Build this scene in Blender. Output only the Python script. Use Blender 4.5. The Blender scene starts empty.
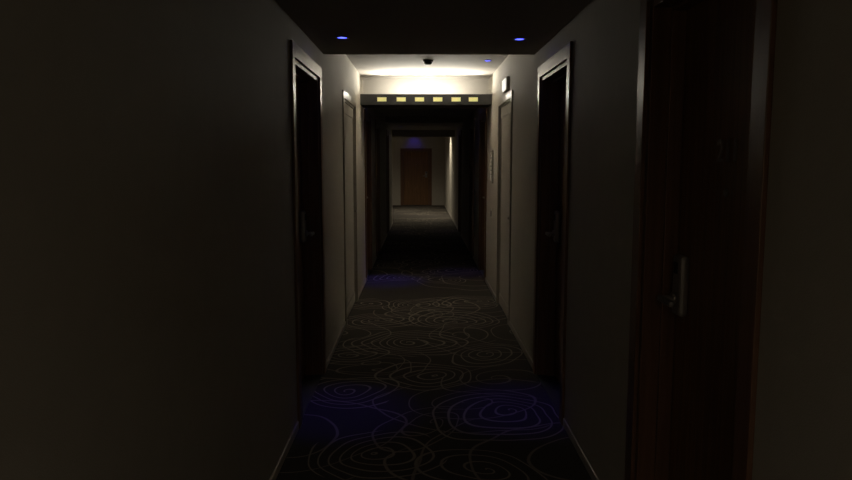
import bpy, bmesh, math, random
from mathutils import Vector, Matrix
random.seed(4)
scene = bpy.context.scene
scene.view_settings.view_transform = 'Standard'
scene.view_settings.look = 'None'

XL, XR = -0.746, 0.874      # corridor wall faces
ZLOW, ZHIGH = 2.42, 2.66    # bulkhead / raised ceiling
YB, YP, YF = -8.0, 18.2, 26.0
TH = 0.25

# ---------------------------------------------------------------- materials
def nt(name):
    m = bpy.data.materials.new(name); m.use_nodes = True
    t = m.node_tree; b = t.nodes['Principled BSDF']
    return m, t, b
def plain(name, col, rough=0.6, metal=0.0, var=0.12, scale=30, bump=0.0, bscale=200, spec=0.5):
    m, t, b = nt(name); N, L = t.nodes, t.links
    tc = N.new('ShaderNodeTexCoord')
    n = N.new('ShaderNodeTexNoise'); n.inputs['Scale'].default_value = scale
    n.inputs['Detail'].default_value = 4
    L.new(tc.outputs['Object'], n.inputs['Vector'])
    r = N.new('ShaderNodeMapRange'); r.inputs['To Min'].default_value = 1-var; r.inputs['To Max'].default_value = 1+var
    L.new(n.outputs['Fac'], r.inputs['Value'])
    v = N.new('ShaderNodeVectorMath'); v.operation = 'SCALE'
    v.inputs[0].default_value = col
    L.new(r.outputs[0], v.inputs['Scale'])
    L.new(v.outputs[0], b.inputs['Base Color'])
    b.inputs['Roughness'].default_value = rough; b.inputs['Metallic'].default_value = metal
    b.inputs['Specular IOR Level'].default_value = spec
    if bump:
        n2 = N.new('ShaderNodeTexNoise'); n2.inputs['Scale'].default_value = bscale
        L.new(tc.outputs['Object'], n2.inputs['Vector'])
        bp = N.new('ShaderNodeBump'); bp.inputs['Strength'].default_value = bump; bp.inputs['Distance'].default_value = 0.002
        L.new(n2.outputs['Fac'], bp.inputs['Height']); L.new(bp.outputs[0], b.inputs['Normal'])
    return m
def wood(name, c1, c2, rough=0.4):
    m, t, b = nt(name); N, L = t.nodes, t.links
    tc = N.new('ShaderNodeTexCoord'); mp = N.new('ShaderNodeMapping')
    mp.inputs['Scale'].default_value = (30, 30, 1.2)
    L.new(tc.outputs['Object'], mp.inputs['Vector'])
    n = N.new('ShaderNodeTexNoise'); n.inputs['Scale'].default_value = 1.5; n.inputs['Detail'].default_value = 6
    n.inputs['Distortion'].default_value = 0.6
    L.new(mp.outputs[0], n.inputs['Vector'])
    cr = N.new('ShaderNodeValToRGB')
    cr.color_ramp.elements[0].position = .3; cr.color_ramp.elements[1].position = .7
    cr.color_ramp.elements[0].color = (*c1, 1); cr.color_ramp.elements[1].color = (*c2, 1)
    L.new(n.outputs['Fac'], cr.inputs[0]); L.new(cr.outputs[0], b.inputs['Base Color'])
    b.inputs['Roughness'].default_value = rough
    return m
def emis(name, col, s, base=(0.5,0.5,0.5)):
    m, t, b = nt(name)
    b.inputs['Base Color'].default_value = (*base, 1)
    b.inputs['Emission Color'].default_value = (*col, 1); b.inputs['Emission Strength'].default_value = s
    return m

M_wall = plain('wall_paint', (0.53, 0.49, 0.42), 0.75, var=0.06, scale=9, bump=0.5, bscale=260)
M_ceil = plain('ceiling_paint', (0.46, 0.43, 0.39), 0.85, var=0.04)
M_base = plain('baseboard_paint', (0.50, 0.46, 0.40), 0.4, var=0.05)
M_door = wood('door_veneer', (0.18, 0.088, 0.034), (0.32, 0.16, 0.066), 0.5)
M_frame = wood('frame_veneer', (0.16, 0.080, 0.045), (0.23, 0.12, 0.07), 0.34)
M_closet = plain('closet_laminate', (0.55, 0.51, 0.44), 0.5, var=0.05)
M_closetf = plain('closet_frame_paint', (0.42, 0.38, 0.32), 0.35, var=0.05)
M_metal = plain('satin_metal', (0.40, 0.37, 0.34), 0.5, 0.55, var=0.08)
M_num = plain('number_metal', (0.34, 0.29, 0.24), 0.5, 0.3, var=0.05)
M_dark = plain('dark_plastic', (0.03, 0.03, 0.03), 0.5)
M_white = plain('white_plastic', (0.7, 0.68, 0.62), 0.45, var=0.03)
M_yellow_glow = emis('yellow_marking', (0.58, 0.56, 0.20), 0.5, (0.7, 0.65, 0.3))  # emission added so the markings show with the lamp behind them
M_blue = emis('blue_led', (0.07, 0.09, 1.0), 5.0, (0.1, 0.1, 0.6))
M_tube = emis('tube_glow', (1.0, 0.93, 0.74), 3.0)
M_emerg = emis('emergency_lens', (1.0, 0.97, 0.85), 0.55, (0.8, 0.8, 0.8))

def carpet():
    m, t, b = nt('swirl_carpet'); N, L = t.nodes, t.links
    def val(x, sock):
        if isinstance(x, (int, float)): sock.default_value = x
        else: L.new(x, sock)
    def M(op, a, bb=0.0, c=None):
        n = N.new('ShaderNodeMath'); n.operation = op
        val(a, n.inputs[0]); val(bb, n.inputs[1])
        if c is not None: val(c, n.inputs[2])
        return n.outputs[0]
    tc = N.new('ShaderNodeTexCoord')
    n = N.new('ShaderNodeTexNoise'); n.inputs['Scale'].default_value = 2.0; n.inputs['Detail'].default_value = 0.5
    L.new(tc.outputs['Object'], n.inputs['Vector'])
    s1 = N.new('ShaderNodeVectorMath'); s1.operation = 'SUBTRACT'; L.new(n.outputs['Color'], s1.inputs[0]); s1.inputs[1].default_value = (.5, .5, .5)
    s2 = N.new('ShaderNodeVectorMath'); s2.operation = 'SCALE'; L.new(s1.outputs[0], s2.inputs[0]); s2.inputs['Scale'].default_value = 0.26
    s3 = N.new('ShaderNodeVectorMath'); s3.operation = 'ADD'; L.new(tc.outputs['Object'], s3.inputs[0]); L.new(s2.outputs[0], s3.inputs[1])
    sx = N.new('ShaderNodeSeparateXYZ'); L.new(s3.outputs[0], sx.inputs[0])
    X, Yr = sx.outputs[0], sx.outputs[1]
    P = 6.0
    Y = M('ADD', M('FLOORED_MODULO', M('SUBTRACT', Yr, 2.6), P), 2.6)
    # cx, cy, radius, spacing, elliptic, angle
    G = [(-.25, 3.70, .42, .080, .85, .2), (.60, 4.35, .44, .082, .9, .5), (-.50, 4.75, .42, .088, .8, 1.0),
         (.10, 5.10, .38, .085, .8, -.4), (-.10, 6.10, .55, .082, .85, .1), (.62, 5.75, .40, .09, .7, .9),
         (-.45, 6.95, .46, .085, .8, .3), (.38, 6.95, .48, .085, .9, -.6), (-.02, 7.75, .44, .09, .8, .2),
         (.65, 8.0, .40, .09, .8, .7), (-.6, 5.75, .34, .09, .8, .4), (.35, 3.45, .40, .1, .7, -.5), (-.6, 7.85, .34, .09, .9, .5),
         # medium offset rings overlapping them
         (.05, 4.15, .42, .17, .75, .9), (.55, 5.0, .42, .16, .8, .4), (-.35, 5.35, .44, .17, .7, .2),
         (.35, 6.35, .44, .16, .75, 1.1), (.05, 7.25, .42, .16, .75, 0),
         # big loose loops
         (-.9, 3.9, .95, .28, .8, .6), (.9, 3.7, .85, .26, .9, 1.0), (.3, 4.5, .75, .25, .7, .3), (-.4, 5.5, .85, .28, .75, -.3),
         (.9, 6.4, .95, .28, .85, .8), (-.8, 6.5, .9, .26, .8, .2), (.1, 7.4, .8, .26, .75, 1.2), (.7, 7.7, .75, .25, .8, .1)]
    acc = None
    for i, (cx, cy, R, sp, el, an) in enumerate(G):
        dx = M('SUBTRACT', X, cx); dy = M('SUBTRACT', Y, cy)
        ca, sa = math.cos(an), math.sin(an)
        u = M('ADD', M('MULTIPLY', dx, ca), M('MULTIPLY', dy, sa))
        v = M('DIVIDE', M('SUBTRACT', M('MULTIPLY', dy, ca), M('MULTIPLY', dx, sa)), el)
        d = M('SQRT', M('ADD', M('MULTIPLY', u, u), M('MULTIPLY', v, v)))
        ang = M('DIVIDE', M('ARCTAN2', v, u), 2*math.pi)
        dd = M('ADD', d, M('MULTIPLY', u, 0.28 if i % 2 else -0.24))
        f = M('FRACT', M('ADD', M('DIVIDE', dd, sp), ang if i % 3 else 0.3))
        a = M('MULTIPLY', M('ABSOLUTE', M('SUBTRACT', f, 0.5)), sp)
        mr = N.new('ShaderNodeMapRange'); L.new(a, mr.inputs['Value'])
        mr.inputs['From Min'].default_value = 0.0045; mr.inputs['From Max'].default_value = 0.0085
        mr.inputs['To Min'].default_value = .85 if i < 13 else .65; mr.inputs['To Max'].default_value = 0
        ln = M('MULTIPLY', mr.outputs[0], M('LESS_THAN', dd if i % 2 else d, R))
        acc = ln if acc is None else M('MAXIMUM', acc, ln)
    fz = N.new('ShaderNodeTexNoise'); fz.inputs['Scale'].default_value = 220
    L.new(tc.outputs['Object'], fz.inputs['Vector'])
    k = M('MULTIPLY', acc, M('ADD', M('MULTIPLY', fz.outputs['Fac'], 0.9), 0.45))
    mx = N.new('ShaderNodeMix'); mx.data_type = 'RGBA'
    mx.inputs['A'].default_value = (0.068, 0.060, 0.052, 1); mx.inputs['B'].default_value = (0.38, 0.335, 0.27, 1)
    L.new(k, mx.inputs['Factor']); L.new(mx.outputs['Result'], b.inputs['Base Color'])
    b.inputs['Roughness'].default_value = 0.95; b.inputs['Specular IOR Level'].default_value = 0.1
    bp = N.new('ShaderNodeBump'); bp.inputs['Strength'].default_value = 0.4; bp.inputs['Distance'].default_value = 0.003
    L.new(fz.outputs['Fac'], bp.inputs['Height']); L.new(bp.outputs[0], b.inputs['Normal'])
    return m
M_carpet = carpet()

# ---------------------------------------------------------------- helpers
def link(ob, parent=None):
    scene.collection.objects.link(ob)
    if parent: ob.parent = parent
    return ob
def boxes(name, bl, mats, parent=None, bevel=0.0):
    """bl: list of (x0,x1,y0,y1,z0,z1[,matindex])"""
    if not isinstance(mats, list): mats = [mats]
    me = bpy.data.meshes.new(name); bm = bmesh.new()
    for q in bl:
        x0, x1, y0, y1, z0, z1 = q[:6]; mi = q[6] if len(q) > 6 else 0
        x0, x1 = sorted((x0, x1)); y0, y1 = sorted((y0, y1)); z0, z1 = sorted((z0, z1))
        vs = [bm.verts.new(c) for c in ((x0,y0,z0),(x1,y0,z0),(x1,y1,z0),(x0,y1,z0),(x0,y0,z1),(x1,y0,z1),(x1,y1,z1),(x0,y1,z1))]
        for f in ((0,3,2,1),(4,5,6,7),(0,1,5,4),(1,2,6,5),(2,3,7,6),(3,0,4,7)):
            fc = bm.faces.new([vs[i] for i in f]); fc.material_index = mi
    bm.to_mesh(me); bm.free()
    for m in mats: me.materials.append(m)
    ob = link(bpy.data.objects.new(name, me), parent)
    if bevel:
        bv = ob.modifiers.new('bevel', 'BEVEL'); bv.width = bevel; bv.segments = 2; bv.limit_method = 'ANGLE'
    return ob
def lathe(name, prof, mat, parent=None, axis='Z', loc=(0,0,0), seg=32):
    me = bpy.data.meshes.new(name); bm = bmesh.new()
    rings = []
    for r, h in prof:
        if r < 1e-6: rings.append([bm.verts.new((0,0,h))])
        else: rings.append([bm.verts.new((r*math.cos(2*math.pi*i/seg), r*math.sin(2*math.pi*i/seg), h)) for i in range(seg)])
    for a, b in zip(rings, rings[1:]):
        for i in range(seg):
            j = (i+1) % seg
            if len(a) == 1 and len(b) == 1: continue
            if len(a) == 1: bm.faces.new((a[0], b[i], b[j]))
            elif len(b) == 1: bm.faces.new((a[i], b[0], a[j]))
            else: bm.faces.new((a[i], b[i], b[j], a[j]))
    if axis == 'Y': bmesh.ops.rotate(bm, verts=bm.verts, matrix=Matrix.Rotation(math.pi/2, 3, 'X'))
    if axis == 'X': bmesh.ops.rotate(bm, verts=bm.verts, matrix=Matrix.Rotation(math.pi/2, 3, 'Y'))
    bmesh.ops.recalc_face_normals(bm, faces=bm.faces)
    for f in bm.faces: f.smooth = True
    bm.to_mesh(me); bm.free(); me.materials.append(mat)
    ob = link(bpy.data.objects.new(name, me), parent); ob.location = loc
    return ob
def empty(name, loc=(0,0,0), rz=0):
    e = bpy.data.objects.new(name, None); e.empty_display_size = .1
    e.location = loc; e.rotation_euler = (0,0,rz); return link(e)

# ---------------------------------------------------------------- layout
HO = 2.21                                       # door opening height
doorsR = [(1.84, 2.74), (4.20, 5.16), (9.42, 10.34), (11.6, 12.52), (15.2, 16.1)]
doorsL = [(4.16, 5.18), (9.42, 10.34), (11.6, 12.52), (15.2, 16.1)]
closR = (6.82, 7.86); closL = (6.82, 7.98)
def wall_boxes(xa, xb, openings, y0, y1, ztop):
    r = []; y = y0
    for a, b in sorted(openings):
        r.append((xa, xb, y, a, 0, ztop)); r.append((xa, xb, a, b, HO, ztop)); y = b
    r.append((xa, xb, y, y1, 0, ztop)); return r
LOBX = -2.6
boxes('floor', [(LOBX-TH, XR+TH, YB-TH, YF+TH, -0.1, 0)], M_carpet)
boxes('wall_right', wall_boxes(XR, XR+TH, doorsR+[closR], YB, YF, 2.8), M_wall)
boxes('wall_left', wall_boxes(XL-TH, XL, doorsL+[closL], YB, YP+.15, 2.8), M_wall)
boxes('wall_back', [(XL-TH, XR+TH, YB-TH, YB, 0, 2.8)], M_wall)
boxes('wall_lobby_left', [(LOBX-TH, LOBX, YP, YF, 0, 2.8)], M_wall)
boxes('wall_lobby_near', [(LOBX, XL-TH, YP, YP+.15, 0, 2.8)], M_wall)
fd = (-0.68, 0.32)
boxes('wall_far', [(LOBX-TH, fd[0], YF, YF+TH, 0, 2.8), (fd[1], XR+TH, YF, YF+TH, 0, 2.8), (fd[0], fd[1], YF, YF+TH, 2.02, 2.8)], M_wall)
boxes('ceiling', [(XL, XR, YB, 5.5, ZLOW, 2.8), (XL, XR, 5.5, 9.2, ZHIGH, 2.8),
                  (XL, XR, 9.2, 12.8, ZLOW, 2.8), (XL, XR, 12.8, 14.8, ZHIGH, 2.8), (XL, XR, 14.8, YP, ZLOW, 2.8),
                  (LOBX, XR, YP+.15, YF, 2.6, 2.8), (XL, XR, YP, YP+.15, 2.24, 2.8)], M_ceil)
def bb(name, x, s, ops, y0, y1):
    r = []; y = y0
    for a, b in sorted(ops):
        r.append((x, x-s*0.010, y, a-.085, 0, .05)); y = b+.085
    r.append((x, x-s*0.010, y, y1, 0, .05))
    boxes(name, r, M_base, bevel=.003)
bb('baseboard_right', XR, 1, doorsR+[closR], YB, YF)
bb('baseboard_left', XL, -1, doorsL+[closL], YB, YP)
boxes('baseboard_far', [(LOBX, fd[0]-.09, YF-.012, YF, 0, .06), (fd[1]+.09, XR-.012, YF-.012, YF, 0, .06)], M_base, bevel=.003)

dn = 0
def door(loc, rz, w, handle, H=HO, num=None):
    """local X = along wall, local Y = into wall"""
    global dn; dn += 1
    e = empty('door_%d' % dn, loc, rz); h = w/2; aw = .08; p = -.016; D = .17; t = .032
    boxes('frame', [(-h-aw, -h+.004, p, 0, 0, H+aw), (h-.004, h+aw, p, 0, 0, H+aw), (-h+.004, h-.004, p, 0, H-.004, H+aw),
                    (-h, -h+t, 0, D, 0, H), (h-t, h, 0, D, 0, H), (-h+t, h-t, 0, D, H-t, H),
                    (-h+t, -h+t+.014, .07, .125, 0, H-t), (h-t-.014, h-t, .07, .125, 0, H-t), (-h+t+.014, h-t-.014, .07, .125, H-t-.014, H-t)], M_frame, e, .003)
    boxes('leaf', [(-h+t+.003, h-t-.003, .127, .168, .006, H-t-.003)], M_door, e, .002)
    boxes('threshold', [(-h+t, h-t, .0, .125, 0, .004)], M_dark, e)
    hx = handle*(h-t-.095); yy = .127
    boxes('lock_plate', [(hx-.045, hx+.045, yy-.036, yy, 1.02, 1.25)], M_metal, e, .014)
    boxes('card_slot', [(hx-.018, hx+.018, yy-.040, yy-.036, 1.18, 1.225)], M_dark, e, .002)
    lathe('handle_rosette', [(0,0),(.024,0),(.024,.012),(.012,.016),(.012,.055),(0,.055)], M_metal, e, 'Y', (hx, yy-.036, 1.085))
    boxes('lever', [(min(hx+handle*.014, hx-handle*.125), max(hx+handle*.014, hx-handle*.125), yy-.102, yy-.080, 1.074, 1.098)], M_metal, e, .008)
    lathe('peephole', [(0,0),(.014,0),(.014,.005),(.009,.007),(0,.004)], M_metal, e, 'Y', (0, yy, 1.5))
    if num:
        cu = bpy.data.curves.new('room_number', 'FONT'); cu.body = num; cu.size = .11; cu.extrude = .003; cu.align_x = 'CENTER'
        cu.materials.append(M_num)
        o = link(bpy.data.objects.new('room_number', cu), e); o.location = (0, yy-.003, 1.60); o.rotation_euler = (math.pi/2, 0, 0)
    return e
for i, (a, b) in enumerate(doorsR):
    door((XR, (a+b)/2, 0), -math.pi/2, b-a, -1, num='21%d' % (2*i+1))
for i, (a, b) in enumerate(doorsL):
    door((XL, (a+b)/2, 0), math.pi/2, b-a, 1, num='21%d' % (2*i+4))
door(((fd[0]+fd[1])/2, YF, 0), 0, fd[1]-fd[0], 1, H=2.02)

def closet(loc, rz, w):
    e = empty('service_closet_door', loc, rz); h = w/2; H = HO; aw = .07
    boxes('frame', [(-h-aw, -h, -.014, 0, 0, H+aw), (h, h+aw, -.014, 0, 0, H+aw), (-h, h, -.014, 0, H, H+aw),
                    (-h, -h+.02, 0, .08, 0, H), (h-.02, h, 0, .08, 0, H), (-h+.02, h-.02, 0, .08, H-.02, H)], M_closetf, e, .003)
    boxes('leaf', [(-h+.022, h-.022, .012, .045, .008, H-.022)], M_closet, e, .002)
    boxes('leaf_moulding', [(-h+.1, -h+.112, .006, .012, .12, H-.12), (h-.112, h-.1, .006, .012, .12, H-.12),
                            (-h+.112, h-.112, .006, .012, H-.132, H-.12), (-h+.112, h-.112, .006, .012, .12, .132)], M_closetf, e)
    lathe('pull_knob', [(0,0),(.009,0),(.008,.014),(.015,.024),(.012,.03),(0,.031)], M_metal, e, 'Y', (h-.07, .012, 1.05))
    boxes('back', [(-h+.02, h-.02, .06, .08, 0, H-.02)], M_dark, e)
closet((XR, sum(closR)/2, 0), -math.pi/2, closR[1]-closR[0])
closet((XL, sum(closL)/2, 0), math.pi/2, closL[1]-closL[0])

# ---------------------------------------------------------------- cove light trough with yellow markings given a glow
tr = empty('cove_light_trough', ((XL+XR)/2, 8.95, 2.30)); hw = (XR-XL)/2
boxes('housing', [(-hw, hw, -.2, -.18, 0, .13), (-hw, hw, -.18, .25, 0, .015), (-hw, hw, .23, .25, .015, .12)], M_dark, tr, .002)
dash = []
for cx in (382, 401, 419, 437, 455, 472):
    x = (cx-425.5)/700*8.75; dash.append((x-.056, x+.056, -.204, -.2, .04, .09))
boxes('glowing_yellow_markings', dash, M_yellow_glow, tr)
lathe('lamp_tube', [(0,-.7),(.013,-.7),(.013,.7),(0,.7)], M_tube, tr, 'X', (0, -.02, .045))
def area(name, loc, size, energy, col, rot=(0,0,0), parent=None, spread=None):
    l = bpy.data.lights.new(name, 'AREA'); l.shape = 'RECTANGLE'; l.size, l.size_y = size; l.energy = energy; l.color = col
    if spread: l.spread = spread
    o = link(bpy.data.objects.new(name, l), parent); o.location = loc; o.rotation_euler = rot; return o
WC = (1.0, .94, .80)
area('tube_light_forward', (0, -.12, .12), (1.2, .05), 26, WC, (math.radians(180+68), 0, 0), tr, math.radians(132))
area('tube_light_wall', (0, -.12, .10), (.9, .05), 6.5, WC, (math.radians(180-68), 0, 0), tr, math.radians(150))

# ---------------------------------------------------------------- blue downlights
def blue(x, y, z, e=1.2, r=.032, tilt=-8, size=30):
    p = empty('blue_led_downlight', (x, y, z))
    lathe('trim_ring', [(r,0),(r+.014,0),(r+.013,-.005),(r,-.006),(r,0)], M_metal, p)
    lathe('lens', [(0,-.003),(r,-.003),(r,-.0005),(0,-.0005)], M_blue, p)
    l = bpy.data.lights.new('beam', 'SPOT'); l.energy = e; l.color = (.08, .03, 1.0); l.spot_size = math.radians(size); l.spot_blend = 1; l.shadow_soft_size = .03
    o = link(bpy.data.objects.new('beam', l), p); o.location = (0,0,-.012); o.rotation_euler = (math.radians(tilt), 0, 0)
for x, y, z, e in ((-.52, 4.75, ZLOW, 20), (.66, 4.8, ZLOW, 17), (-.47, 9.7, ZLOW, 50), (.60, 10.4, ZLOW, 10),
                   (.70, 7.5, ZHIGH, .5), (-.47, 16.5, ZLOW, 1.5), (.6, 16.5, ZLOW, 1.5)):
    blue(x, y, z, e)
blue(-.25, 25.7, 2.6, 1.3, tilt=35, size=95)

# smoke detector
sd = empty('smoke_detector', (.075, 7.5, ZHIGH))
lathe('base', [(0,0),(.055,0),(.055,-.012),(.048,-.016),(0,-.016)], M_dark, sd)
lathe('sensor_head', [(0,-.016),(.04,-.016),(.042,-.034),(.026,-.046),(0,-.048)], M_dark, sd)

# emergency light above the closet, right wall
em = empty('emergency_light', (XR, 7.2, 2.375))
boxes('body', [(-.03, 0, -.17, .17, -.065, .065)], M_white, em, .006)
boxes('lens', [(-.036, -.03, -.155, .155, -.052, .052)], M_emerg, em, .002)
# wall notice
fr = empty('wall_notice_frame', (XR, 8.66, 1.545))
boxes('frame', [(-.02, 0, -.2, .2, .18, .2), (-.02, 0, -.2, .2, -.2, -.18), (-.02, 0, -.2, -.18, -.18, .18), (-.02, 0, .18, .2, -.18, .18)], M_closetf, fr, .002)
boxes('sheet', [(-.008, 0, -.18, .18, -.18, .18)], M_white, fr)
boxes('printed_lines', [(-.0085, -.008, -.13, .13, z, z+.008) for z in (.1, .05, 0, -.05, -.1)], M_dark, fr)
# light switch
sw = empty('light_switch', (XR, 8.6, .97))
boxes('plate', [(-.009, 0, -.042, .042, -.06, .06)], M_white, sw, .003)
boxes('rocker', [(-.014, -.009, -.02, .02, -.034, .034)], M_dark, sw, .002)

# ---------------------------------------------------------------- lobby lamps + added unseen rear lamps (modelled downlights)
def downlight(x, y, z, e, col, size=150, rad=.06, r=.07):
    p = empty('unseen_downlight', (x, y, z))
    lathe('trim_ring', [(r,0),(r+.02,0),(r+.018,-.006),(r,-.008),(r,0)], M_metal, p)
    lathe('diffuser', [(0,-.003),(r,-.003),(r,-.0005),(0,-.0005)], M_tube, p)
    l = bpy.data.lights.new('beam', 'SPOT'); l.energy = e; l.color = col; l.spot_size = math.radians(size); l.spot_blend = 1; l.shadow_soft_size = rad
    o = link(bpy.data.objects.new('beam', l), p); o.location = (0,0,-.015)
downlight(.45, 20.8, 2.6, 150, (1, .9, .70))
downlight(-.9, 22.8, 2.6, 95, (1, .9, .70))
downlight(.05, -1.2, ZLOW, 30, (1, .90, .74), 172)  # added lamp behind the camera, brightens the near walls
downlight(.05, -5, ZLOW, 180, (1, .90, .74), 172)  # second added lamp, further back to even out the near walls

w = bpy.data.worlds.new('World'); scene.world = w; w.use_nodes = True
w.node_tree.nodes['Background'].inputs[0].default_value = (.02, .02, .025, 1)
w.node_tree.nodes['Background'].inputs[1].default_value = .1

cam = bpy.data.cameras.new('camera'); cam.lens = 700/852*36; cam.sensor_width = 36; cam.clip_start = .02
co = link(bpy.data.objects.new('camera', cam)); co.location = (0, 0, 1.6)
co.rotation_euler = (math.radians(90-6.36), 0, math.radians(-.41))
scene.camera = co
